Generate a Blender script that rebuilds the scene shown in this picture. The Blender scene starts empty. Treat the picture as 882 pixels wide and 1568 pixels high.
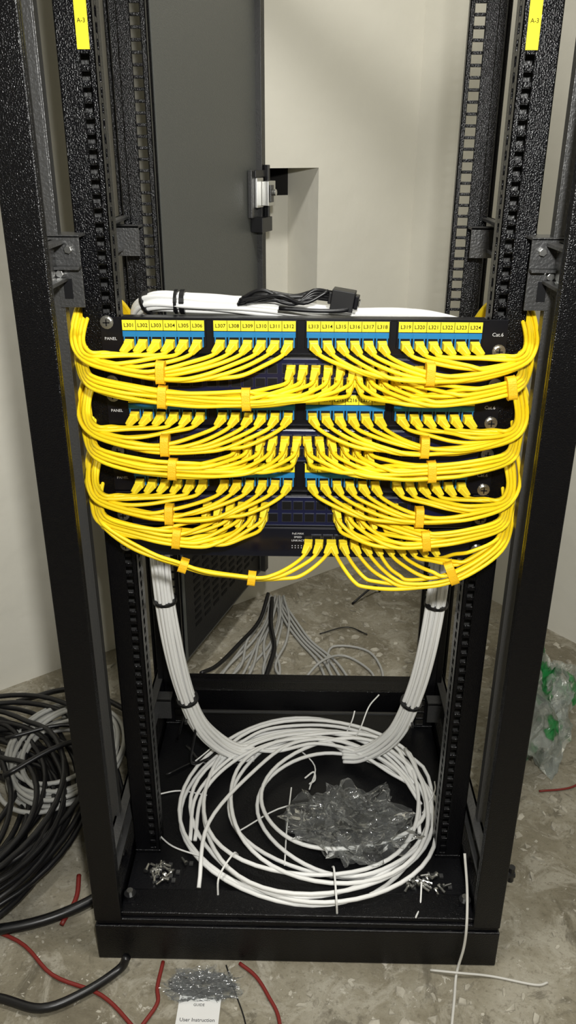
import bpy, bmesh, math, random
from mathutils import Vector, Matrix, noise
random.seed(7)
scene = bpy.context.scene
scene.view_settings.view_transform = 'Standard'

# ------------------------------------------------------------ materials
def mat(name, col, rough=0.5, metal=0.0, spec=0.5, bump=None, var=None, trans=0.0, coat=0.0, alpha=1.0):
    m = bpy.data.materials.new(name); m.use_nodes = True
    nt = m.node_tree; b = nt.nodes['Principled BSDF']
    b.inputs['Base Color'].default_value = (*col, 1)
    b.inputs['Roughness'].default_value = rough
    b.inputs['Metallic'].default_value = metal
    b.inputs['Specular IOR Level'].default_value = spec
    b.inputs['Transmission Weight'].default_value = trans
    b.inputs['Coat Weight'].default_value = coat
    b.inputs['Alpha'].default_value = alpha
    tc = nt.nodes.new('ShaderNodeTexCoord')
    if bump:
        n = nt.nodes.new('ShaderNodeTexNoise'); n.inputs['Scale'].default_value = bump[0]; n.inputs['Detail'].default_value = bump[2] if len(bump) > 2 else 3
        nt.links.new(tc.outputs['Object'], n.inputs['Vector'])
        bp = nt.nodes.new('ShaderNodeBump'); bp.inputs['Strength'].default_value = bump[1]; bp.inputs['Distance'].default_value = 0.002 if len(bump) < 4 else bump[3]
        nt.links.new(n.outputs['Fac'], bp.inputs['Height']); nt.links.new(bp.outputs['Normal'], b.inputs['Normal'])
    if var:
        n2 = nt.nodes.new('ShaderNodeTexNoise'); n2.inputs['Scale'].default_value = var[0]; n2.inputs['Detail'].default_value = 6
        nt.links.new(tc.outputs['Object'], n2.inputs['Vector'])
        r = nt.nodes.new('ShaderNodeValToRGB'); r.color_ramp.elements[0].position = .3; r.color_ramp.elements[1].position = .7
        r.color_ramp.elements[0].color = (*col, 1); r.color_ramp.elements[1].color = (*var[1], 1)
        nt.links.new(n2.outputs['Fac'], r.inputs['Fac']); nt.links.new(r.outputs['Color'], b.inputs['Base Color'])
    return m

M = {}
M['black'] = mat('black_powder_coat', (.0022,.0022,.003), .20, 0, .30, bump=(620,.42,2))
M['blackin'] = mat('black_inner_steel', (.004,.004,.005), .32, 0, .3, bump=(400,.3,2))
M['grayst'] = mat('gray_bracket_steel', (.09,.09,.09), .35, .6, .5, bump=(300,.3,2))
M['door'] = mat('gray_door_paint', (.082,.086,.080), .36, 0, .5, bump=(500,.35,2))
M['steel'] = mat('zinc_steel', (.6,.6,.58), .28, 1.0)
M['yellow'] = mat('yellow_cable_jacket', (.92,.68,.014), .44, 0, .35, var=(6,(.88,.62,.010)))
M['plug'] = mat('yellow_boot', (.93,.73,.03), .4)
M['label'] = mat('yellow_label_tape', (.86,.75,.03), .5, 0, .3)
M['tie'] = mat('yellow_velcro', (.91,.52,.008), .55, bump=(900,.4,2))
M['text'] = mat('print_black', (.004,.004,.004), .7, 0, .1)
M['wtext'] = mat('print_white', (.6,.6,.6), .6)
M['cyan'] = mat('cyan_keystone', (.012,.18,.42), .35)
M['panel'] = mat('patch_panel_black', (.004,.004,.006), .3, 0, .35)
M['navy'] = mat('navy_switch_front', (.005,.007,.034), .28)
M['navy2'] = mat('dark_gloss_front', (.003,.004,.010), .2)
M['hole'] = mat('port_dark', (.003,.003,.004), .6, 0, .2)
M['sfp'] = mat('sfp_metal', (.10,.11,.15), .3, .9)
M['white'] = mat('white_cable_jacket', (.84,.84,.82), .40, 0, .4)
M['grayc'] = mat('gray_cable_jacket', (.36,.36,.34), .5)
M['ivory'] = mat('ivory_wire_jacket', (.55,.54,.50), .5)
M['blackc'] = mat('black_cable_jacket', (.006,.006,.007), .36)
M['red'] = mat('red_wire', (.18,.016,.012), .5)
M['paper'] = mat('paper', (.70,.70,.69), .7, var=(8,(.66,.66,.65)))
M['recess_shade'] = mat('painted_recess_shade', (.03,.028,.025), .9, bump=(30,.5,4))  # near-black colour paints the shade at the top of the niche
M['debris'] = mat('plaster_chips', (.52,.49,.41), .9, var=(40,(.22,.20,.155)))

def film(name, green=False):
    m = bpy.data.materials.new(name); m.use_nodes = True
    nt = m.node_tree; nt.nodes.remove(nt.nodes['Principled BSDF']); out = nt.nodes['Material Output']
    tr = nt.nodes.new('ShaderNodeBsdfTransparent'); tr.inputs[0].default_value = (.96,.965,.965,1)
    gl = nt.nodes.new('ShaderNodeBsdfGlossy'); gl.inputs['Roughness'].default_value = .10; gl.inputs['Color'].default_value = (1,1,1,1)
    df = nt.nodes.new('ShaderNodeBsdfDiffuse'); df.inputs[0].default_value = (.8,.82,.82,1)
    lw = nt.nodes.new('ShaderNodeLayerWeight'); lw.inputs['Blend'].default_value = .21
    tc = nt.nodes.new('ShaderNodeTexCoord'); n = nt.nodes.new('ShaderNodeTexNoise'); n.inputs['Scale'].default_value = 45; n.inputs['Detail'].default_value = 3
    nt.links.new(tc.outputs['Object'], n.inputs['Vector'])
    bp = nt.nodes.new('ShaderNodeBump'); bp.inputs['Strength'].default_value = .55; bp.inputs['Distance'].default_value = .008
    nt.links.new(n.outputs['Fac'], bp.inputs['Height'])
    nt.links.new(bp.outputs['Normal'], gl.inputs['Normal'])
    m1 = nt.nodes.new('ShaderNodeMixShader'); m2 = nt.nodes.new('ShaderNodeMixShader')
    m2.inputs[0].default_value = .03
    nt.links.new(lw.outputs['Fresnel'], m1.inputs[0]); nt.links.new(tr.outputs[0], m1.inputs[1]); nt.links.new(gl.outputs[0], m1.inputs[2])
    nt.links.new(m1.outputs[0], m2.inputs[1]); nt.links.new(df.outputs[0], m2.inputs[2])
    if green:
        w = nt.nodes.new('ShaderNodeTexNoise'); w.inputs['Scale'].default_value = 16; w.inputs['Detail'].default_value = 1
        nt.links.new(tc.outputs['Object'], w.inputs['Vector'])
        r = nt.nodes.new('ShaderNodeValToRGB'); r.color_ramp.elements[0].position = .60; r.color_ramp.elements[1].position = .63
        r.color_ramp.elements[0].color = (.14,.14,.14,1); r.color_ramp.elements[1].color = (.6,.6,.6,1)
        nt.links.new(w.outputs['Fac'], r.inputs['Fac']); nt.links.new(r.outputs['Color'], m2.inputs[0])
        r2 = nt.nodes.new('ShaderNodeValToRGB'); r2.color_ramp.elements[0].position = .57; r2.color_ramp.elements[1].position = .61
        r2.color_ramp.elements[0].color = (.78,.83,.78,1); r2.color_ramp.elements[1].color = (.02,.24,.06,1)
        nt.links.new(w.outputs['Fac'], r2.inputs['Fac']); nt.links.new(r2.outputs['Color'], df.inputs[0])
    nt.links.new(m2.outputs[0], out.inputs['Surface'])
    return m
M['bag'] = film('clear_film'); M['green'] = film('green_print_film', True)

M['wall'] = mat('painted_plaster', (.74,.72,.64), .75, 0, .25, bump=(14,.4,8,.006), var=(1.8,(.69,.67,.59)))
M['ceil'] = mat('ceiling_paint', (.7,.7,.68), .8, bump=(10,.2,5))

def floor_mat():
    m = bpy.data.materials.new('dusty_concrete'); m.use_nodes = True
    nt = m.node_tree; b = nt.nodes['Principled BSDF']; b.inputs['Roughness'].default_value = .88; b.inputs['Specular IOR Level'].default_value = .15
    tc = nt.nodes.new('ShaderNodeTexCoord')
    def nz(s, d, rgh=.6, dist=0, off=0):
        mp = nt.nodes.new('ShaderNodeMapping'); mp.inputs['Location'].default_value = (off, off*.7, 0)
        nt.links.new(tc.outputs['Object'], mp.inputs['Vector'])
        n = nt.nodes.new('ShaderNodeTexNoise'); n.inputs['Scale'].default_value = s; n.inputs['Detail'].default_value = d
        n.inputs['Roughness'].default_value = rgh; n.inputs['Distortion'].default_value = dist
        nt.links.new(mp.outputs[0], n.inputs['Vector']); return n
    def ramp(n, stops):
        r = nt.nodes.new('ShaderNodeValToRGB'); e = r.color_ramp.elements
        e[0].position, e[0].color = stops[0][0], (*stops[0][1], 1); e[1].position, e[1].color = stops[-1][0], (*stops[-1][1], 1)
        for p, c in stops[1:-1]:
            q = e.new(p); q.color = (*c, 1)
        nt.links.new(n.outputs['Fac'], r.inputs['Fac']); return r
    def mix(a, b_, f, fs=1.0):
        x = nt.nodes.new('ShaderNodeMixRGB'); nt.links.new(a.outputs['Color'], x.inputs['Color1'])
        if isinstance(b_, tuple): x.inputs['Color2'].default_value = (*b_, 1)
        else: nt.links.new(b_.outputs['Color'], x.inputs['Color2'])
        ml = nt.nodes.new('ShaderNodeMath'); ml.operation = 'MULTIPLY'; ml.inputs[1].default_value = fs
        nt.links.new(f.outputs['Color'], ml.inputs[0]); nt.links.new(ml.outputs[0], x.inputs['Fac']); return x
    base = ramp(nz(4.5, 14, .70, .25), [(.36,(.17,.15,.108)), (.48,(.25,.225,.165)), (.56,(.31,.285,.22)), (.66,(.37,.345,.28))])
    W = (1,1,1); K_ = (0,0,0)
    dust = ramp(nz(14, 14, .74, 1.2, 5), [(.50,K_), (.60,W)])
    c1 = mix(base, (.44,.415,.345), dust, .65)
    grit = ramp(nz(130, 6, .7, 0, 9), [(.42,K_), (.62,W)])
    c2 = mix(c1, (.15,.13,.095), ramp(nz(130, 6, .7, 0, 9), [(.36,W), (.46,K_)]), .55)
    c3 = mix(c2, (.10,.088,.065), ramp(nz(9, 12, .72, 1.6, 17), [(.36,W), (.43,K_)]), .6)
    c4 = mix(c3, (.56,.53,.46), ramp(nz(34, 10, .74, .8, 23), [(.61,K_), (.64,W)]), .8)
    nt.links.new(c4.outputs['Color'], b.inputs['Base Color'])
    bp = nt.nodes.new('ShaderNodeBump'); bp.inputs['Strength'].default_value = .7; bp.inputs['Distance'].default_value = .006
    nt.links.new(nz(40, 9, .75).outputs['Fac'], bp.inputs['Height']); nt.links.new(bp.outputs['Normal'], b.inputs['Normal'])
    return m
M['floor'] = floor_mat()

# ------------------------------------------------------------ builder
class MB:
    def __init__(s): s.v = []; s.f = []; s.m = []; s.mats = []
    def mi(s, k):
        if k not in s.mats: s.mats.append(k)
        return s.mats.index(k)
    def add(s, vs, fs, k, T=None):
        o = len(s.v); i = s.mi(k)
        for p in vs:
            p = Vector(p)
            if T is not None: p = T @ p
            s.v.append(p)
        for f in fs: s.f.append([o + q for q in f]); s.m.append(i)
    def box(s, x0, x1, y0, y1, z0, z1, k, T=None):
        if x0 > x1: x0, x1 = x1, x0
        vs = [(x0,y0,z0),(x1,y0,z0),(x1,y1,z0),(x0,y1,z0),(x0,y0,z1),(x1,y0,z1),(x1,y1,z1),(x0,y1,z1)]
        s.add(vs, [(0,3,2,1),(4,5,6,7),(0,1,5,4),(1,2,6,5),(2,3,7,6),(3,0,4,7)], k, T)
    def taper(s, c, dirv, up, w0, h0, w1, h1, L, k):
        d = Vector(dirv).normalized(); u = Vector(up).normalized(); r = d.cross(u).normalized(); u = r.cross(d)
        c = Vector(c); vs = []
        for (q, w, h) in ((0, w0, h0), (L, w1, h1)):
            for a, b in ((-1,-1),(1,-1),(1,1),(-1,1)): vs.append(c + d*q + r*a*w/2 + u*b*h/2)
        s.add(vs, [(0,1,2,3),(7,6,5,4),(0,4,5,1),(1,5,6,2),(2,6,7,3),(3,7,4,0)], k)
    def cyl(s, p0, p1, r0, k, n=14, r1=None):
        p0 = Vector(p0); p1 = Vector(p1); r1 = r0 if r1 is None else r1
        d = (p1-p0).normalized(); a = d.orthogonal().normalized(); b = d.cross(a)
        vs = []
        for p, r in ((p0, r0), (p1, r1)):
            for i in range(n):
                t = 2*math.pi*i/n; vs.append(p + a*math.cos(t)*r + b*math.sin(t)*r)
        fs = [(i, (i+1) % n, n+(i+1) % n, n+i) for i in range(n)] + [tuple(range(n-1,-1,-1)), tuple(range(n, 2*n))]
        s.add(vs, fs, k)
    def tube(s, pts, r, k, n=8, sub=6, smooth=True):
        P = catmull(pts, sub) if smooth else [Vector(p) for p in pts]
        s.tube_raw(P, r, k, n)
    def tube_raw(s, P, r, k, n=8):
        F = frames(P); vs = []; fs = []
        for (p, (t, a, b)) in zip(P, F):
            for i in range(n):
                q = 2*math.pi*i/n; vs.append(p + a*math.cos(q)*r + b*math.sin(q)*r)
        for j in range(len(P)-1):
            for i in range(n):
                fs.append((j*n+i, j*n+(i+1) % n, (j+1)*n+(i+1) % n, (j+1)*n+i))
        fs.append(tuple(range(n-1,-1,-1))); fs.append(tuple((len(P)-1)*n+i for i in range(n)))
        s.add(vs, fs, k)
    def obj(s, name, parent=None, smooth=False, bevel=None, seg=2):
        me = bpy.data.meshes.new(name); me.from_pydata([tuple(p) for p in s.v], [], s.f)
        for k in s.mats: me.materials.append(M[k])
        me.polygons.foreach_set('material_index', s.m)
        if smooth: me.polygons.foreach_set('use_smooth', [True]*len(me.polygons))
        me.update()
        o = bpy.data.objects.new(name, me); bpy.context.collection.objects.link(o)
        if parent: o.parent = parent
        if bevel:
            b = o.modifiers.new('bevel', 'BEVEL'); b.width = bevel; b.segments = seg; b.limit_method = 'ANGLE'
        return o

def catmull(pts, sub=6):
    p = [Vector(q) for q in pts]
    if len(p) < 3: return p
    p = [p[0]*2-p[1]] + p + [p[-1]*2-p[-2]]
    out = []
    for i in range(1, len(p)-2):
        a, b, c, d = p[i-1], p[i], p[i+1], p[i+2]
        for j in range(sub):
            t = j/sub
            out.append(.5*((2*b)+(c-a)*t+(2*a-5*b+4*c-d)*t*t+(3*b-a-3*c+d)*t**3))
    out.append(p[-2]); return out
def frames(P):
    out = []; a = None
    for i, p in enumerate(P):
        t = (P[min(i+1, len(P)-1)] - P[max(i-1, 0)])
        t = t.normalized() if t.length > 1e-9 else Vector((0,0,1))
        if a is None: a = t.orthogonal().normalized()
        a = (a - t*a.dot(t))
        a = a.normalized() if a.length > 1e-6 else t.orthogonal().normalized()
        out.append((t, a, t.cross(a)))
    return out
def empty(name):
    e = bpy.data.objects.new(name, None); bpy.context.collection.objects.link(e); e.empty_display_size = .05; return e
def text_into(mb, body, x, y, z, size, k='text', flat=False, off=0):
    cu = bpy.data.curves.new('t', 'FONT'); cu.body = body; cu.size = 1; cu.offset = off; cu.align_x = 'CENTER'; cu.align_y = 'CENTER'; cu.resolution_u = 2
    o = bpy.data.objects.new('t', cu); bpy.context.collection.objects.link(o)
    me = bpy.data.meshes.new_from_object(o.evaluated_get(bpy.context.evaluated_depsgraph_get()))
    vs = [v.co*size for v in me.vertices]; fs = [tuple(p.vertices) for p in me.polygons]
    T = Matrix.Translation((x,y,z)) @ (Matrix() if flat else Matrix.Rotation(math.pi/2, 4, 'X'))
    mb.add(vs, fs, k, T)
    bpy.data.objects.remove(o); bpy.data.curves.remove(cu); bpy.data.meshes.remove(me)

# ------------------------------------------------------------ room
ang = math.radians(38)
C = Vector((.28, 1.40, 0)); U = Vector((-math.cos(ang), -math.sin(ang), 0)); N = Vector((math.sin(ang), -math.cos(ang), 0))
H = 2.7; L = 3.2
def RP(s, n, z): return C + U*s + N*n + Vector((0,0,z))
w = MB(); th = .16
n0, n1, nz0, nz1, nd = .315, .56, .55, 1.082, .12
nzm = 1.018
S = [-th, n0, n1, L+th]; Z = [0, nz0, nz1, H]
for i in range(3):
    for j in range(3):
        if i == 1 and j == 1: continue
        w.add([RP(S[i],0,Z[j]), RP(S[i+1],0,Z[j]), RP(S[i+1],0,Z[j+1]), RP(S[i],0,Z[j+1])], [(0,3,2,1)], 'wall')
q = [(n0,nz0),(n1,nz0),(n1,nz1),(n0,nz1)]
for i in range(4):
    a, b = q[i], q[(i+1) % 4]
    w.add([RP(a[0],0,a[1]), RP(b[0],0,b[1]), RP(b[0],-nd,b[1]), RP(a[0],-nd,a[1])], [(0,1,2,3)], 'wall')
w.add([RP(n0,-nd,nz0), RP(n1,-nd,nz0), RP(n1,-nd,nzm), RP(n0,-nd,nzm)], [(0,3,2,1)], 'wall')
q = [(n0,nzm),(n1,nzm),(n1,nz1),(n0,nz1)]; nd2 = .45  # deeper recess added to hold the painted shade
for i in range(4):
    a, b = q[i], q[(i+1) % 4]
    w.add([RP(a[0],-nd,a[1]), RP(b[0],-nd,b[1]), RP(b[0],-nd2,b[1]), RP(a[0],-nd2,a[1])], [(0,1,2,3)], 'recess_shade')
w.add([RP(n0,-nd2,nzm), RP(n1,-nd2,nzm), RP(n1,-nd2,nz1), RP(n0,-nd2,nz1)], [(0,3,2,1)], 'recess_shade')
w.obj('wall_back')
def wallbox(name, s0, s1, a0, a1, z0=0, z1=H, k='wall'):
    m = MB(); P = [RP(s0,a0,z0),RP(s1,a0,z0),RP(s1,a1,z0),RP(s0,a1,z0),RP(s0,a0,z1),RP(s1,a0,z1),RP(s1,a1,z1),RP(s0,a1,z1)]
    m.add(P, [(0,3,2,1),(4,5,6,7),(0,1,5,4),(1,2,6,5),(2,3,7,6),(3,0,4,7)], k)
    o = m.obj(name)
    bm = bmesh.new(); bm.from_mesh(o.data); bmesh.ops.recalc_face_normals(bm, faces=bm.faces); bm.to_mesh(o.data); bm.free()
    return o
wallbox('wall_right', -th, 0, 0, L)
wallbox('wall_left', L, L+th, 0, L)
wallbox('wall_front', -th, L+th, L, L+th)
wallbox('floor', -th, L+th, -.5, L+th, -.1, 0, 'floor')
wallbox('ceiling', -th, L+th, -.5, L+th, H, H+.1, 'ceil')

# ------------------------------------------------------------ rack
rack = empty('server_rack_frame')
TOP = 1.95
YR = .126     # 19 inch rail front plane
f = MB()
for s in (-1, 1):
    f.box(s*.299, s*.2590, 0, .006, .075, TOP, 'black')
    f.box(s*.299, s*.293, .006, .045, .075, TOP, 'black')
    f.box(s*.2630, s*.2590, .006, .014, .075, TOP, 'black')
    f.box(s*.293, s*.285, .040, .045, .075, TOP, 'black')
    f.box(s*.300, s*.272, .594, .60, .075, TOP, 'black')
    f.box(s*.300, s*.294, .54, .594, .075, TOP, 'black')
    f.box(s*.276, s*.272, .580, .594, .075, TOP, 'black')
    f.box(s*.294, s*.284, .54, .546, .075, TOP, 'black')
    f.box(s*.298, s*.264, .007, .594, .060, .098, 'black')
    f.box(s*.298, s*.264, .007, .594, TOP-.04, TOP, 'black')
f.box(-.299, .299, -.003, .012, 0, .069, 'black')
f.box(-.297, .297, .001, .012, .069, .079, 'black')
f.box(-.300, .300, .60, .625, 0, .075, 'black')
for s in (-1, 1): f.box(s*.299, s*.280, .012, .60, 0, .06, 'black')
f.box(-.262, .262, .006, .05, .079, .087, 'black')
f.box(-.25, .25, 0, .03, TOP-.05, TOP, 'black'); f.box(-.26, .26, .57, .60, TOP-.05, TOP, 'black')
f.obj('outer_frame', rack, bevel=.0018)
fl = MB()
fl.box(-.262, .262, .012, .60, .066, .0785, 'blackin')
fl.obj('floor_plate', rack, bevel=.001)
g = MB()
for s in (-1, 1):
    g.box(s*.286, s*.276, .10, .103, .10, TOP-.04, 'grayst')
    g.box(s*.276, s*.274, .10, .115, .10, TOP-.04, 'grayst')
    for zc in (1.005, .16, 1.75):
        g.box(s*.282, s*.278, .02, .575, zc-.02, zc+.022, 'grayst')
        g.box(s*.282, s*.266, .02, .575, zc+.018, zc+.022, 'grayst')
        g.box(s*.282, s*.266, .02, .575, zc-.022, zc-.018, 'grayst')
        for yy in (YR+.045, .40):
            g.box(s*.276, s*.242, yy, yy+.003, zc-.030, zc+.012, 'grayst')
            g.box(s*.276, s*.242, yy, yy+.028, zc+.009, zc+.012, 'grayst')
        if zc < 1: continue
        y0 = YR-.030
        g.box(s*.290, s*.250, y0, y0+.003, zc-.006, zc+.026, 'grayst')
        g.box(s*.290, s*.250, y0, y0+.040, zc+.024, zc+.027, 'grayst')
        g.box(s*.278, s*.250, y0+.001, y0+.004, zc-.052, zc-.006, 'grayst')
        g.box(s*.278, s*.250, y0-.012, y0+.002, zc-.009, zc-.006, 'grayst')
        g.box(s*.272, s*.262, y0-.0003, y0+.0005, zc-.042, zc-.020, 'hole')
        for (bx, bz) in ((.282,.012),(.262,.012),(.274,-.014)):
            g.cyl((s*bx, y0, zc+bz), (s*bx, y0-.006, zc+bz), .0045, 'steel', 6)
g.obj('side_brackets', rack, bevel=.0008)
def rail(s, y, name, hx_=.2326, hw=.0094, hh=.0094, rear=False):
    r = MB(); z0, z1 = .085, TOP-.05; t = .002
    pitch = .0152
    xi, xh0, xh1, xo = .2215, hx_-hw/2, hx_+hw/2, .262
    r.box(s*xi, s*xh0, y, y+t, z0, z1, 'black'); r.box(s*xh1, s*xo, y, y+t, z0, z1, 'black')
    f0, f1, fe = y+.012, y+.021, y+.036
    r.box(s*xi, s*(xi+t), y, f0, z0, z1, 'black')
    if not rear:
        r.box(s*xi, s*(xi+t), f1, fe, z0, z1, 'black')
        r.box(s*xo, s*(xo-t), y, fe, z0, z1, 'black')
        r.box(s*(xi+t), s*xo, fe-t, fe, z0, z1, 'grayst')
    else:
        r.box(s*xo, s*(xo-t), y, y+.012, z0, z1, 'black')
        r.box(s*(xo), s*(xo+.012), y+.0095, y+.012, z0, z1, 'black')
    z = z0
    while z < z1-.02:
        r.box(s*xh0, s*xh1, y, y+t, z, z+pitch-hh, 'black')
        if not rear: r.box(s*xi, s*(xi+t), f0, f1, z, z+pitch-hh, 'black')
        z += pitch
    r.box(s*xi, s*xo, y, fe, .0785, .085, 'black')
    return r.obj(name, rack, bevel=.0007, seg=1)
for s, nm in ((-1,'l'),(1,'r')):
    rail(s, YR, 'front_rail_'+nm); rail(s, .445, 'rear_rail_'+nm, .236, .0150, .0108, True)
cb = MB(); cb.box(-.2215, .2215, .452, .456, .112, .160, 'black'); cb.box(-.2215,.2215,.456,.48,.156,.160,'black')
cb.box(-.2215,.2215,.452,.458,.103,.108,'grayst')
cb.obj('rear_cross_bar', rack, bevel=.001)
sc = MB()
for s in (-1, 1):
    sc.cyl((s*.252,.035,.087),(s*.252,.035,.094),.009,'blackc',12); sc.cyl((s*.252,.035,.094),(s*.252,.035,.100),.005,'steel',8)
sc.cyl((.299,.02,.165),(.314,.02,.165),.006,'blackc',12); sc.cyl((.309,.02,.152),(.309,.02,.178),.005,'blackc',10); sc.cyl((.299,.02,.165),(.303,.02,.165),.011,'blackc',12)
sc.obj('base_bolts', rack, smooth=False)
lt = MB()
for s in (-1, 1):
    lt.box(s*.2265, s*.2395, YR-.0012, YR-.0002, 1.214, 1.262, 'label')
    text_into(lt, 'A-3', s*.233, YR-.0016, 1.24, .006)
lt.obj('rail_labels', rack)

# rear door, open backwards
hx, hy = -.247, .632; ex, ey = -.100, 1.072
dv = Vector((ex-hx, ey-hy, 0)); DL = dv.length; dd = dv.normalized(); dn = Vector((dd.y, -dd.x, 0))
Td = Matrix(((dd.x, dn.x, 0, hx), (dd.y, dn.y, 0, hy), (0,0,1,0), (0,0,0,1)))
d = MB()
d.box(0, DL, -.0015, .0015, .10, 1.9, 'door', Td)
for (a0, a1) in ((0,.022),(DL-.022, DL)):
    d.box(a0, a1, -.018, .0, .10, 1.9, 'black', Td)
d.box(DL-.003, DL, -.018, .014, .10, 1.9, 'black', Td)
d.box(DL-.020, DL, .011, .014, .10, 1.9, 'black', Td)
d.box(DL-.0215, DL-.020, .0, .014, .10, 1.9, 'grayst', Td)
d.box(0, DL, -.018, 0, .10, .13, 'black', Td); d.box(0, DL, -.018, 0, 1.87, 1.9, 'black', Td)
d.box(0.01, DL-.03, .0016, .0022, .105, .72, 'blackin', Td)
for i in range(22):
    z = .16+.018*i
    for a in range(8): d.box(.05+a*.047, .05+a*.047+.030, .0024, .0030, z, z+.008, 'hole', Td)
rd = d.obj('rack_rear_door', None, bevel=.0008)
lk = MB()
lk.box(DL-.060, DL-.022, .002, .018, 1.005, 1.065, 'steel', Td)
lk.box(DL-.066, DL+.004, .014, .018, 1.066, 1.080, 'blackc', Td)
lk.box(DL-.034, DL+.010, .018, .034, 1.008, 1.058, 'steel', Td)
lk.box(DL-.026, DL-.008, .034, .037, 1.015, 1.050, 'grayst', Td)
lk.box(DL-.060, DL-.0, .003, .03, .955, .985, 'blackc', Td)
lk.box(DL-.075, DL-.062, .003, .012, .985, 1.08, 'grayst', Td)
lk.cyl(Td @ Vector((DL-.018,.037,1.035)), Td @ Vector((DL-.018,.046,1.035)), .007, 'steel')
lk.box(DL-.008, DL+.003, .014, .024, .98, 1.09, 'blackc', Td)
lk.obj('door_latch', rd, bevel=.001)

# ------------------------------------------------------------ patch panels & switches
UH = .0445
zP = [.9165, .9165-2*UH, .9165-4*UH]
GX = [(-.214,-.117),(-.106,-.009),(.004,.101),(.112,.210)]
def port_x(i):
    g, k = divmod(i, 6); a, b = GX[g]; return a + (b-a)*(k+.5)/6
F = YR - .002
def screw(mb, x, z):
    mb.cyl((x, F-.003, z), (x, F-.007, z), .0058, 'steel', 14)
    mb.cyl((x, F-.0025, z), (x, F-.004, z), .008, 'steel', 14)
    mb.box(x-.004, x+.004, F-.0075, F-.0068, z-.0007, z+.0007, 'hole'); mb.box(x-.0007, x+.0007, F-.0075, F-.0068, z-.004, z+.004, 'hole')
for pi, zc in enumerate(zP):
    par = empty('patch_panel')
    p = MB()
    z0, z1 = zc-UH/2+.0006, zc+UH/2-.0006
    p.box(-.241, .241, F-.003, F, z0, z1, 'panel')
    p.box(-.22, .22, F, F+.035, z0+.004, z1-.004, 'panel')
    p.box(-.218, .218, F-.0045, F-.003, z1-.0025, z1, 'panel')
    for (a, b) in GX:
        p.box(a-.002, b+.002, F-.0055, F-.003, zc-.013, zc+.0195, 'panel')
    p.obj('panel_body', par, bevel=.0006)
    k = MB()
    for (a, b) in GX:
        k.box(a, b, F-.0068, F-.0055, zc+.0070, zc+.0188, 'label')
        for j in range(1, 6):
            xx = a+(b-a)*j/6; k.box(xx-.0003, xx+.0003, F-.0071, F-.0067, zc+.0070, zc+.0188, 'text')
        k.box(a, b, F-.0070, F-.0055, zc-.0005, zc+.0060, 'cyan')
    for i in range(24):
        x = port_x(i)
        k.box(x-.0070, x+.0070, F-.0078, F-.0055, zc-.0125, zc+.0048, 'cyan')
        k.box(x-.0055, x+.0055, F-.0082, F-.0078, zc-.0115, zc-.0005, 'hole')
        text_into(k, 'L%d%02d' % (3-pi, i+1), x, F-.0074, zc+.0128, .0062, off=.012)
    text_into(k, 'Cat.6', .2295, F-.0034, zc+.004, .0062, 'wtext')
    text_into(k, 'PANEL', -.2295, F-.0034, zc-.004, .0050, 'wtext')
    for s in (-1, 1):
        screw(k, s*.2326, zc+(.0155 if s < 0 else -.0155))
    k.obj('keystone_ports', par)
zS = [zP[0]-UH, zP[1]-UH, zP[2]-UH, zP[2]-2*UH]
for si, zc in enumerate(zS):
    par = empty('network_switch')
    p = MB(); z0, z1 = zc-UH/2+.0008, zc+UH/2-.0008
    k0 = 'navy' if si < 3 else 'navy2'
    p.box(-.220, .220, F-.012, F+.24 if si < 3 else F+.10, z0, z1, 'panel')
    p.box(-.219, .219, F-.0135, F-.012, z0+.001, z1-.001, k0)
    for s in (-1, 1): p.box(s*.2205, s*.241, F-.003, F, z0, z1, 'panel')
    p.obj('switch_body', par, bevel=.0008)
    k = MB()
    if si < 3:
        for r_ in (-1, 1):
            for i in range(24):
                x = -.20+i*.0146+(i//6)*.003
                if x > .17: continue
                k.box(x-.0062, x+.0062, F-.0142, F-.0135, zc+r_*.0085-.006, zc+r_*.0085+.006, 'sfp')
                k.box(x-.0055, x+.0055, F-.0146, F-.0142, zc+r_*.0085-.0051, zc+r_*.0085+.0051, 'hole')
        k.box(-.219, .219, F-.0142, F-.0135, z0+.001, z0+.0025, 'sfp')
    else:
        for i in range(12):
            x = .020+i*.0150
            k.box(x-.0065, x+.0065, F-.0142, F-.0135, zc-.004, zc+.012, 'sfp'); k.box(x-.0055, x+.0055, F-.0146, F-.0142, zc-.003, zc+.010, 'hole')
        for i, tx in enumerate(('PoE-MAX','SPEED','LINK/ACT')): text_into(k, tx, -.004, F-.0138, zc+.013-.005*i, .0038, 'wtext')
        for i in range(8): k.box(-.012+.004*(i%4), -.0108+.004*(i%4), F-.0139, F-.0135, zc-.008+.003*(i//4), zc-.0070+.003*(i//4), 'wtext')
    for s in (-1, 1): screw(k, s*.2326, zc-.012)
    k.obj('switch_ports', par)

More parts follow.
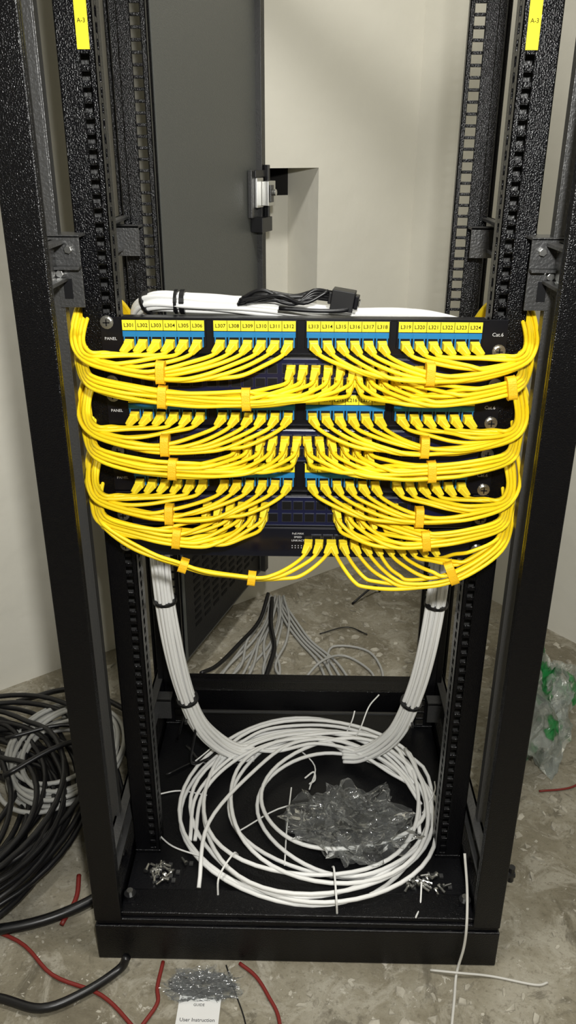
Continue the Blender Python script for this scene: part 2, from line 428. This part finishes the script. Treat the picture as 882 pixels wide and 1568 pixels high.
# ------------------------------------------------------------ yellow patch cables
def interp(K, a):
    if a <= K[0][0]: return K[0][1]
    for (a0, z0), (a1, z1) in zip(K, K[1:]):
        if a <= a1:
            t = (a-a0)/(a1-a0); t = t*t*(3-2*t)*.5+t*.5; return z0+(z1-z0)*t
    return K[-1][1]
R = .0025
def bundle(s, ports, K, half=.0092, yb=.072, plug_f=F-.008, join=.085, ties=(.165,), taily=0.0, down=.62, out=.62):
    par = empty('yellow_patch_cable_bundle')
    c = MB(); pl = MB(); n = len(ports)
    order = sorted(range(n), key=lambda i: -ports[i][0])
    for rank, i in enumerate(order):
        a, z = ports[i]; t = rank/(max(1, n-1))
        dz = half*(1-2*t); dy = (-.0046, .0, .0046)[rank % 3]
        y0 = plug_f
        tw = random.uniform(-.08, .08)
        pl.taper((s*a, y0, z-.003), (s*.08,-1,-.12), (0,0,1), .0112, .0105, .0100, .009, .009, 'plug')
        dv_ = Vector((out+tw, -1, -down)).normalized()
        pl.taper((s*(a+.001), y0-.009, z-.0045), (s*dv_.x,dv_.y,dv_.z), (0,0,1), .0090, .0086, .0062, .0060, .0125, 'plug')
        p1 = Vector((a+.0012, y0-.010, z-.005)); p2 = p1 + dv_*.0145
        pts = [tuple(p1), tuple(p2)]
        aj = a+join+random.uniform(-.012,.012)
        ymid = yb+dy
        if aj < .232:
            zl = interp(K, aj)+dz
            for u in (.30, .66):
                aa = p2.x+(aj-p2.x)*u
                e = 1-(1-u)**1.7
                pts.append((aa, p2.y+(ymid-p2.y)*(1-(1-u)**2), p2.z+(zl-p2.z)*e + random.uniform(-.0012,.0012)))
        else:
            aa = (a+.243)/2+.004; zl = interp(K, .24)+dz
            pts.append((aa, (p2.y+yb)/2, p2.z+(zl-p2.z)*.62))
        q = aj; A1, A2 = random.uniform(.0004,.0018), random.uniform(0, 6)
        while q < .222:
            pts.append((q, ymid+A1*math.sin(q*37+A2), interp(K, q)+dz+A1*math.sin(q*26+A2+1))); q += .034
        zt = interp(K, .245); o = -dz
        w1 = random.uniform(-.002,.002); w2 = random.uniform(-.0025,.0025)
        pts.append((.247+o*.35, yb+.010+dy*.8, zt+dz*.8))
        pts.append((.2640+o*.75+w2*.5, .100+dy+taily, zt+.0125+dz*.45+w1))
        pts.append((.2675+o*.9+w2, .128+dy+taily, zt+.033+dz*.1))
        pts.append((.2625+o*.8+w1, .155+dy+taily, zt+.050-dz*.4+w2))
        pts.append((.2500+o*.5, .185+dy, zt+.052-dz*.4))
        pts.append((.238+o*.5, .215+dy, zt+.040))
        pts.append((.228+o*.3, .25+dy, zt+.010))
        c.tube([(s*p[0], p[1], p[2]) for p in pts], R, 'yellow', 8, 5)
    c.obj('cables', par, smooth=True)
    pl.obj('plug_boots', par, bevel=.0008)
    tb = MB()
    for a in ties:
        z = interp(K, a); sl = (interp(K, a+.01)-interp(K, a-.01))/.02
        ry, rz = .0046+R+.0016, half+R+.0014
        vs = []; n_ = 20
        for q in range(2):
            for j in range(n_):
                th_ = 2*math.pi*j/n_; cx, sx = math.cos(th_), math.sin(th_)
                e = .55
                yy = math.copysign(abs(cx)**e, cx)*ry; zz = math.copysign(abs(sx)**e, sx)*rz
                aa = a+(q-.5)*.0100 - zz*sl
                vs.append((s*aa, yb+yy, z+zz+(q-.5)*.0100*sl))
        fs = [(i, (i+1) % n_, n_+(i+1) % n_, n_+i) for i in range(n_)] + [tuple(range(n_)), tuple(range(2*n_-1, n_-1, -1))]
        tb.add(vs, fs, 'tie')
    tb.obj('velcro_ties', par, bevel=.0008)
for r_ in range(3):
    dzr = -2*UH*r_
    for s in (-1, 1):
        xs = [port_x(i) for i in range(24)]
        P = [(s*x, zP[r_]-.005) for x in xs if s*x > 0]
        jit = random.uniform(-.0012,.0012)
        K = [(-.06,.898),(.02,.895),(.06,.889),(.12,.8835),(.165,.8835),(.2,.887),(.245,.897)]
        K = [(a, z+dzr+.0020+jit*(a < .2)) for a, z in K]
        bundle(s, P, K, ties=(.163 if s < 0 else .145,), yb=.070)
    if r_ == 0: LL, RR = [(-.060+.0148*i) for i in range(6)], [(.064+.0148*i) for i in range(6)]
    elif r_ == 1: LL, RR = [(.006+.0148*i) for i in range(6)], [(.006+.0148*i) for i in range(6)]
    else: LL, RR = [(.046+.0148*i) for i in range(6)], [(.044+.0148*i) for i in range(6)]
    for s, A in ((-1, LL), (1, RR)):
        P = [(a, zS[r_]+.0115) for a in A]+[(a+.002, zS[r_]-.003) for a in A]
        jit = random.uniform(-.0012,.0012)
        if s < 0 and r_ == 0: K = [(-.06,.876),(-.02,.868),(.03,.859),(.06,.856),(.12,.855),(.165,.858),(.2,.863),(.245,.873)]
        elif r_ == 0: K = [(.06,.872),(.10,.862),(.14,.858),(.165,.858),(.2,.863),(.245,.873)]
        elif r_ == 1: K = [(0,.874),(.05,.862),(.09,.856),(.12,.854),(.165,.857),(.2,.862),(.245,.873)]
        else: K = [(.03,.864),(.07,.857),(.10,.853),(.13,.852),(.165,.856),(.2,.862),(.245,.873)]
        K = [(a, z+dzr-.0005+jit*(a < .2)) for a, z in K]
        bundle(s, P, K, ties=(.162, .065) if (s < 0 and r_ == 0) else ((.238,) if r_ == 0 else (.155,)), yb=.066, plug_f=F-.014, taily=.012, join=.062, down=1.0, out=.30)
zz = zS[3]
bundle(-1, [(-.024, zz+.004), (-.039, zz+.004), (-.010, zz+.004)], [(-.06,.632),(-.02,.626),(.05,.621),(.12,.631),(.17,.646),(.21,.663),(.245,.688)], half=.0042, yb=.062, plug_f=F-.014, ties=(.062,.148), join=.06, taily=.014, down=.9)
bundle(1, [(.040+.0145*i, zz+.004) for i in range(10)], [(-.06,.638),(.06,.628),(.12,.621),(.17,.625),(.2,.637),(.245,.670)], half=.0105, yb=.062, plug_f=F-.014, ties=(.19,), taily=.014, join=.05, down=.9)

# ------------------------------------------------------------ white cable bundles
def strands(path, n, rad, r, k, mb, sub=8, jit=.0, phase=0, flat=1.0):
    P = catmull(path, sub); Fm = frames(P)
    offs = []; i = 0
    while len(offs) < n:
        rr = rad*math.sqrt((i+.4)/n); th_ = i*2.39996+phase; offs.append((rr*math.cos(th_), rr*math.sin(th_)*flat)); i += 1
    for (u, v) in offs:
        ph = random.uniform(0, 6)
        Q = [p + a*(u+jit*math.sin(j*.35+ph)) + b*(v+jit*math.cos(j*.3+ph)) for j, (p, (t, a, b)) in enumerate(zip(P, Fm))]
        mb.tube_raw(Q, r, k, 8)
def ring(mb, c, d, r, wdt, k, n=20):
    mb.cyl(Vector(c)-Vector(d).normalized()*wdt/2, Vector(c)+Vector(d).normalized()*wdt/2, r, k, n)
for s in (-1, 1):
    par = empty('white_cable_bundle')
    m = MB()
    path = [(s*.204,.26,.72),(s*.211,.25,.62),(s*.213,.25,.53),(s*.208,.26,.42),(s*.197,.28,.30),(s*.178,.30,.205),(s*.150,.32,.145),(s*.115,.335,.108),(s*.085,.345,.098)]
    strands(path, 19, .0142, .0034, 'white', m, jit=.0005)
    m.obj('strands', par, smooth=True)
    t = MB()
    ring(t, (s*.2115,.2545,.475), (s*.02,-.05,1), .0186, .005, 'blackc')
    ring(t, (s*.1905,.2875,.262), (s*.16,-.2,1), .0190, .005, 'blackc')
    ring(t, (s*.2125,.25,.59), (0,0,1), .0186, .004, 'blackc')
    t.box(s*.188, s*.184, .228, .236, .255, .261, 'blackc')
    t.obj('cable_ties', par)
par = empty('white_cable_bundle')
m = MB(); zt_ = zP[0]+UH/2
strands([(-.218,.235,zt_-.030),(-.206,.205,zt_-.004),(-.18,.187,zt_+.007),(-.12,.18,zt_+.006),(-.05,.185,zt_+.000),(.05,.195,zt_-.012),(.14,.20,zt_-.014),(.21,.21,zt_-.03)], 15, .0110, .0032, 'white', m, jit=.0008)
m.obj('strands', par, smooth=True)
t = MB()
ring(t, (-.150,.184,zt_+.0068), (1,-.05,0), .0152, .006, 'blackc'); ring(t, (-.158,.184,zt_+.007), (1,-.05,0), .0150, .004, 'blackc'); ring(t, (-.196,.196,zt_+.003), (1,-.5,.5), .0152, .004, 'blackc')
t.obj('cable_ties', par)
par = empty('power_cord')
m = MB(); zc_ = zt_-.001
for i in range(10):
    o = i*.9
    m.tube([(-.078+random.uniform(-.006,.006), .168+.004*(i % 3), zc_+.008+.0025*(i//3)), (-.050,.163+.005*(i % 3), zc_+.014+.003*(i//3)+.003*math.sin(o)), (-.012,.16+.006*(i % 3), zc_+.014+.004*math.sin(o*2)), (.012,.162+.005*(i % 3), zc_+.017+.003*(i//3)), (.034,.168+.004*(i % 3), zc_+.014+.003*(i//3))], .0024, 'blackc', 8, 6)
m.tube([(.03,.17,zc_+.02),(.055,.155,zc_+.006),(.02,.150,zc_+.004),(-.03,.155,zc_+.006)], .0026, 'blackc')
m.tube([(-.07,.16,zc_+.012),(-.03,.15,zc_+.022),(.0,.155,zc_+.012),(.03,.16,zc_+.026)], .0024, 'blackc')
m.obj('cord', par, smooth=True)
m = MB()
T = Matrix.Translation((.048,.165,zc_+.014)) @ Matrix.Rotation(math.radians(-8),4,'Z') @ Matrix.Rotation(math.radians(8),4,'Y')
m.box(-.014,.014,-.012,.012,-.011,.013,'blackc',T); m.box(.014,.019,-.009,.009,-.007,.009,'panel',T)
for a in (-.007,.007): m.box(.019,.021,a-.002,a+.002,-.003,.004,'steel',T)
m.box(-.018,-.014,-.007,.007,-.006,.008,'blackc',T)
m.obj('plug_body', par, bevel=.0015)

# ------------------------------------------------------------ coil on rack floor
par = empty('white_cable_coil')
m = MB()
rs = [.212,.216,.202,.192,.208,.178,.148,.140,.150,.204]
turns = len(rs)-1; spt = 26; zb = .0825; pts = []
for i in range(turns*spt+1):
    t = i/spt; k = int(t); fr = t-k
    def prm(k_):
        r_ = rs[min(k_, turns)]
        return (r_, .224-r_+.012*math.sin(k_*2.1), .222+.022*math.sin(k_*1.7)+(.205-r_)*.15, .94+.06*math.sin(k_*2.9))
    A, B = prm(k), prm(k+1); e = fr*fr*(3-2*fr)
    r, cx, cy, el = [A[j]+(B[j]-A[j])*e for j in range(4)]
    th_ = 2*math.pi*t + .6
    x = cx + r*math.cos(th_); y = cy + r*math.sin(th_)*el
    z = zb + .0045*(k % 5) + .004*(1+math.sin(th_*2+k*1.7)) + (.010 if k > 6 else .0) + .010*max(0, math.sin(th_))
    pts.append((x + .008*math.sin(th_*3+k*1.3), y+.008*math.cos(th_*2+k*2.2), z))
m.tube(pts, .0034, 'white', 8, 2)
for i in range(3):
    o = .006*i
    m.tube([(-.10,.335+o,.100+.003*i),(-.04,.36-.014*i,.106+.004*i),(.03,.390-.02*i,.112+.003*i),(.10,.378-.022*i,.110+.003*i),(.16,.33-.02*i,.108),(.205,.25,.10),(.20,.16,.095)], .0033, 'white')
    if i < 2: m.tube([(.10,.335+o,.100+.003*i),(.03,.380-.014*i,.112+.004*i),(-.05,.365-.014*i,.116),(-.12,.32-.016*i,.110),(-.175+.010*i,.235,.10),(-.175+.008*i,.14,.092)], .0033, 'white')
m.tube([(-.15,.05,.09),(-.145,.15,.12),(-.08,.27,.12),(-.01,.35,.118),(.08,.36,.115),(.17,.30,.11),(.21,.22,.10)], .0033, 'white')
m.tube([(-.12,.36,.10),(-.06,.405,.104),(.04,.425,.10),(.12,.405,.10),(.17,.35,.10),(.205,.27,.10)], .0033, 'white')
m.obj('loops', par, smooth=True)
m = MB()
for L_ in ([(.105,.375,.11),(.115,.37,.14),(.13,.39,.172),(.15,.41,.185)], [(.09,.39,.11),(.10,.39,.14),(.105,.40,.155)], [(-.02,.10,.085),(-.018,.18,.084),(-.012,.27,.086)], [(-.10,.17,.082),(-.02,.225,.086),(.07,.225,.084)],
                   [(.19,.06,.10),(.185,.03,.085),(.175,.005,.09)], [(-.25,.25,.083),(-.21,.262,.082),(-.16,.25,.084)], [(.02,.27,.083),(.03,.33,.083),(-.01,.38,.09)], [(.21,.20,.10),(.235,.24,.11),(.24,.27,.105)], [(-.15,.10,.10),(-.20,.12,.10),(-.235,.16,.09)], [(-.19,.33,.09),(-.14,.35,.12),(-.10,.34,.115)]):
    m.tube(L_, .0013, 'white', 6)
m.tube([(.012,.30,.081),(.028,.315,.082),(.03,.295,.082),(.02,.285,.081)], .0016, 'white', 6)
m.tube([(.060,.012,.082),(.058,.016,.115),(.056,.060,.122),(.055,.085,.10)], .0016, 'white', 6)
m.tube([(-.12,.04,.082),(-.118,.05,.115),(-.10,.09,.118),(-.095,.11,.095)], .0016, 'white', 6)
m.obj('zip_ties', par, smooth=False)
m = MB()
m.tube([(-.21,.36,.10),(-.17,.33,.084),(-.12,.37,.084),(-.19,.40,.09)], .0028, 'blackc')
m.tube([(-.24,.30,.083),(-.18,.34,.083),(-.10,.33,.083)], .0022, 'blackc')
m.tube([(-.22,.33,.14),(-.19,.30,.25),(-.18,.29,.20),(-.19,.29,.12),(-.15,.36,.085)], .0022, 'blackc')
m.obj('stray_black_wire', None, smooth=True)

# ------------------------------------------------------------ crumpled plastic
def crumple(name, loc, size, k, seed=0, fr=2.2, amp=.45, rot=0, sub=5, layers=1, parent=None):
    bm = bmesh.new()
    for ly in range(layers):
        r0 = bmesh.ops.create_icosphere(bm, subdivisions=sub, radius=1)
        for v in r0['verts']:
            p = v.co.normalized()
            q = p*fr + Vector(((seed+ly*4)*3.1, (seed+ly)*1.7, seed+ly*2))
            n1_ = noise.noise(q); n2 = 1-abs(noise.noise(q*2.1))*2.6; n3 = 1-abs(noise.noise(q*4.7))*2.6
            r = 1 + amp*n1_*1.5 + amp*.55*n2 + amp*.22*n3
            sh = noise.noise_vector(q*1.8)*amp*.6
            v.co = p*r*(.66-.16*ly) + sh
            if v.co.z < -.35: v.co.z = -.35 + (v.co.z+.35)*.12
    Rm = Matrix.Rotation(rot, 4, 'Z')
    for v in bm.verts: v.co = Rm @ Vector((v.co.x*size[0], v.co.y*size[1], v.co.z*size[2]))
    zmin = min(v.co.z for v in bm.verts)
    for v in bm.verts: v.co += Vector(loc) - Vector((0,0,zmin))
    me = bpy.data.meshes.new(name); bm.to_mesh(me); bm.free(); me.materials.append(M[k])
    o = bpy.data.objects.new(name, me); bpy.context.collection.objects.link(o)
    if parent: o.parent = parent
    return o
bagp = empty('clear_plastic_bag_of_screws')
crumple('film', (.088,.165,.081), (.118,.088,.060), 'bag', 2, 1.7, .42, sub=5, layers=2, parent=bagp)
m = MB()
for i in range(26):
    x = .085+random.gauss(0,.032); y = .155+random.gauss(0,.02); z = .086+random.uniform(0,.008)
    a_ = random.uniform(0, 6.28); dx, dy = math.cos(a_)*.005, math.sin(a_)*.005
    m.cyl((x-dx,y-dy,z),(x+dx,y+dy,z+.003),.0024,'steel',7); m.cyl((x-dx*1.5,y-dy*1.5,z),(x-dx,y-dy,z),.0045,'steel',9)
m.obj('screws', bagp)
crumple('printed_plastic_bag', (.505,.56,.002), (.085,.20,.095), 'green', 5, 1.5, .42, -.35, layers=2)
crumple('crumpled_film', (-.135,-.048,.001), (.065,.032,.012), 'bag', 9, 2.0, .4, layers=2)

for (cx, cy, n) in ((-.215,.085,18),(.195,.075,16)):
    m = MB()
    for i in range(n):
        x = cx+random.gauss(0,.018); y = cy+random.gauss(0,.009); z = .0805
        th_ = random.uniform(0, 6.28); dx, dy = math.cos(th_), math.sin(th_)
        m.cyl((x,y,z+.003),(x+dx*.012,y+dy*.012,z+.003),.0020,'steel',8)
        m.cyl((x-dx*.003,y-dy*.003,z+.0040),(x,y,z+.0040),.0037,'steel',10)
        if i % 2: m.box(x+.006,x+.012,y-.003,y+.004,z-.001,z+.002,'grayst')
    m.obj('screw_pile', None)

# ------------------------------------------------------------ floor items
m = MB(); cx, cy = -.625, .22; pts = []
for i in range(24*24+1):
    t = i/24; k = int(t); fr = t-k
    def pp(k): return (.195+.042*math.sin(k*2.3), .030*math.sin(k*1.3), .055*math.cos(k*1.9), .006*(k*7 % 16))
    A, B = pp(k), pp(k+1); e = fr*fr*(3-2*fr); r, ox, oy, zk = [A[j]+(B[j]-A[j])*e for j in range(4)]
    th_ = 2*math.pi*t+1
    r += .01*math.sin(th_*2+k)
    pts.append((cx+ox+r*math.cos(th_), cy+oy+r*1.08*math.sin(th_), .014+zk+.008*math.sin(th_+k)+.006))
m.tube(pts, .0050, 'blackc', 8, 2)
m.obj('black_cable_coil', None, smooth=True)
m = MB(); pts = []
for i in range(14*24+1):
    t = i/24; k = int(t); th_ = 2*math.pi*t+2
    r = .125+.020*math.sin(t*2.3); pts.append((-.445+.012*math.sin(t)+r*.72*math.cos(th_), .36+.02*math.cos(t*2)+r*.95*math.sin(th_), .060+.010*(1+math.sin(t*1.1))*1.5))
m.tube(pts, .0042, 'grayc', 8, 2); m.obj('gray_cable_coil', None, smooth=True)
m = MB()
m.tube([(-.75,.05,.012),(-.60,.02,.012),(-.45,.035,.012),(-.36,.07,.012),(-.31,.12,.012),(-.315,.2,.02)], .0085, 'blackc')
m.tube([(-.75,-.10,.010),(-.55,-.06,.010),(-.43,-.075,.010),(-.36,-.09,.010),(-.305,-.065,.010),(-.262,-.030,.012),(-.25,-.022,.03)], .0065, 'blackc')
m.tube([(-.62,.60,.01),(-.5,.62,.03),(-.38,.57,.02),(-.315,.50,.012)], .006, 'blackc')
m.tube([(-.52,.26,.11),(-.42,.34,.12),(-.34,.40,.05),(-.315,.35,.01)], .005, 'blackc')
m.tube([(-.55,.36,.11),(-.44,.40,.11),(-.36,.37,.07),(-.315,.29,.02)], .004, 'blackc')
m.obj('thick_black_cable', None, smooth=True)
m = MB()
m.tube([(-.55,.06,.004),(-.43,.02,.004),(-.36,-.035,.004),(-.28,-.065,.004),(-.22,-.115,.004),(-.15,-.18,.004)], .0030, 'red')
m.tube([(-.20,-.010,.004),(-.202,-.05,.004),(-.198,-.075,.004),(-.215,-.11,.004),(-.24,-.16,.004)], .0030, 'red')
m.tube([(-.085,-.010,.004),(-.06,-.03,.004),(-.04,-.06,.004),(-.022,-.10,.004),(-.02,-.18,.004)], .0028, 'red')
m.tube([(-.365,.14,.01),(-.36,.10,.004),(-.37,.05,.004)], .004, 'red')
m.tube([(.46,.36,.004),(.52,.37,.004),(.58,.40,.004),(.66,.39,.004)], .002, 'red')
m.obj('red_wire', None, smooth=True)
m = MB()
m.tube([(.250,.06,.16),(.252,.03,.12),(.248,-.004,.090),(.246,-.012,.05),(.238,-.020,.006),(.228,-.06,.0035),(.215,-.11,.0035)], .0021, 'ivory')
m.tube([(.20,-.014,.003),(.24,-.022,.009),(.29,-.022,.003),(.35,-.034,.003),(.37,-.030,.003)], .0018, 'ivory')
m.obj('loose_white_wire', None, smooth=True)
m = MB()
m.tube([(-.105,-.012,.002),(-.09,-.05,.002),(-.07,-.10,.002),(-.06,-.16,.002)], .001, 'blackc'); m.obj('thin_wire', None, smooth=True)
m = MB()
T = Matrix.Translation((-.138,-.108,.0015)) @ Matrix.Rotation(math.radians(-1),4,'Z')
m.box(-.030,.030,-.05,.045,0,.0022,'paper',T)
text_into(m, 'User Instruction', -.138, -.098, .0041, .0075, 'text', True)
text_into(m, 'GUIDE', -.138, -.076, .0041, .0055, 'text', True)
m.obj('instruction_leaflet', None)
m = MB()
for i in range(12):
    u = i/11; h = .004+.004*(i % 3); w_ = .012*math.sin(i*2.4)
    m.tube([(-.085+.04*u,1.04,h+.02),(-.10+.06*u+w_,.96,h),(-.135+.09*u+w_,.85,h),(-.175+.13*u-w_,.74,h),(-.215+.19*u+w_,.655,h)], .0033, 'grayc')
for i in range(4):
    u = i/3
    m.tube([(-.07+.02*u,1.04,.02),(-.035+.03*u,.94,.008),(.0+.03*u,.86,.006),(.045+.045*u,.77,.006),(.07+.06*u,.655,.006)], .0033, 'grayc')
m.tube([(.10,.66,.005),(.19,.70,.005),(.17,.82,.005),(.08,.84,.005),(.07,.74,.005),(.10,.66,.012)], .003, 'grayc')
m.tube([(.0,.66,.02),(.05,.74,.03),(.11,.80,.006),(.17,.73,.006),(.16,.655,.006)], .003, 'grayc')
m.obj('gray_cable_run', None, smooth=True)
m = MB()
m.tube([(-.085,.655,.014),(-.07,.74,.018),(-.062,.82,.018),(-.075,.93,.014),(-.075,1.03,.03)], .006, 'blackc')
m.tube([(-.22,.66,.05),(-.19,.72,.03),(-.15,.82,.02),(-.105,.93,.02),(-.085,1.02,.05)], .005, 'blackc')
m.tube([(.14,1.05,.004),(.2,1.10,.03),(.22,1.12,.004)], .003, 'blackc')
m.tube([(.05,.90,.004),(.12,.93,.006),(.17,.90,.004)], .0015, 'blackc')
m.obj('floor_black_cable', None, smooth=True)
m = MB()
def chip(x, y, sz):
    n = random.randint(3, 6); a0 = random.uniform(0, 6.28); el = random.uniform(.2, .9)
    top = []; bot = []; h = sz*random.uniform(.06,.22); rz = random.uniform(0, 3.14)
    for i in range(n):
        t = a0+2*math.pi*i/n; r = sz*random.uniform(.45,1)
        px, py = r*math.cos(t), r*el*math.sin(t)
        X = x+px*math.cos(rz)-py*math.sin(rz); Y = y+px*math.sin(rz)+py*math.cos(rz)
        bot.append((X,Y,.0003)); top.append((x+(X-x)*.8, y+(Y-y)*.8, h+.0005))
    m.add(bot+top, [tuple(range(n,2*n))]+[(i,(i+1)%n,n+(i+1)%n,n+i) for i in range(n)], 'debris')
cnt = 0
while cnt < 3800:
    x = random.uniform(-.9,1.0); y = random.uniform(-.35,1.3)
    p = Vector((x,y,0))-C
    if p.dot(U) < .03 or p.dot(N) < .03: continue
    if abs(x) < .32 and -.03 < y < .64: continue
    chip(x, y, random.choice((.0015,.002,.003,.004,.006,.010,.015)) if x > 0 or y > .6 else random.choice((.0015,.002,.003,.004,.006))); cnt += 1
m.obj('plaster_debris', None)

# ------------------------------------------------------------ lights
def area(name, loc, target, size, power, col=(1,1,1)):
    l = bpy.data.lights.new(name, 'AREA'); l.shape = 'DISK'; l.size = size; l.energy = power; l.color = col
    o = bpy.data.objects.new(name, l); bpy.context.collection.objects.link(o); o.location = loc
    o.rotation_euler = (Vector(target)-Vector(loc)).to_track_quat('-Z','Y').to_euler(); return o
area('ceiling_lamp', (.15,-.10,2.6), (.1,.4,0), .22, 25, (1,.975,.92))
area('work_light', (.06,-.87,1.30), (.03,.4,.65), .06, 15, (1,.99,.95))
wd = bpy.data.worlds.new('world'); scene.world = wd; wd.use_nodes = True
wd.node_tree.nodes['Background'].inputs[0].default_value = (.9,.95,1,1); wd.node_tree.nodes['Background'].inputs[1].default_value = .15

# ------------------------------------------------------------ camera
cam = bpy.data.cameras.new('camera'); co = bpy.data.objects.new('camera', cam); bpy.context.collection.objects.link(co)
cam.sensor_fit = 'VERTICAL'; cam.sensor_height = 36; cam.lens = 36*1237/1568; cam.clip_start = .02
Rm = Matrix.Rotation(.018,4,'Z') @ Matrix.Rotation(math.radians(65.9),4,'X') @ Matrix.Rotation(.004,4,'Z')
co.matrix_world = Matrix.Translation((0,-.839,1.118)) @ Rm
scene.camera = co
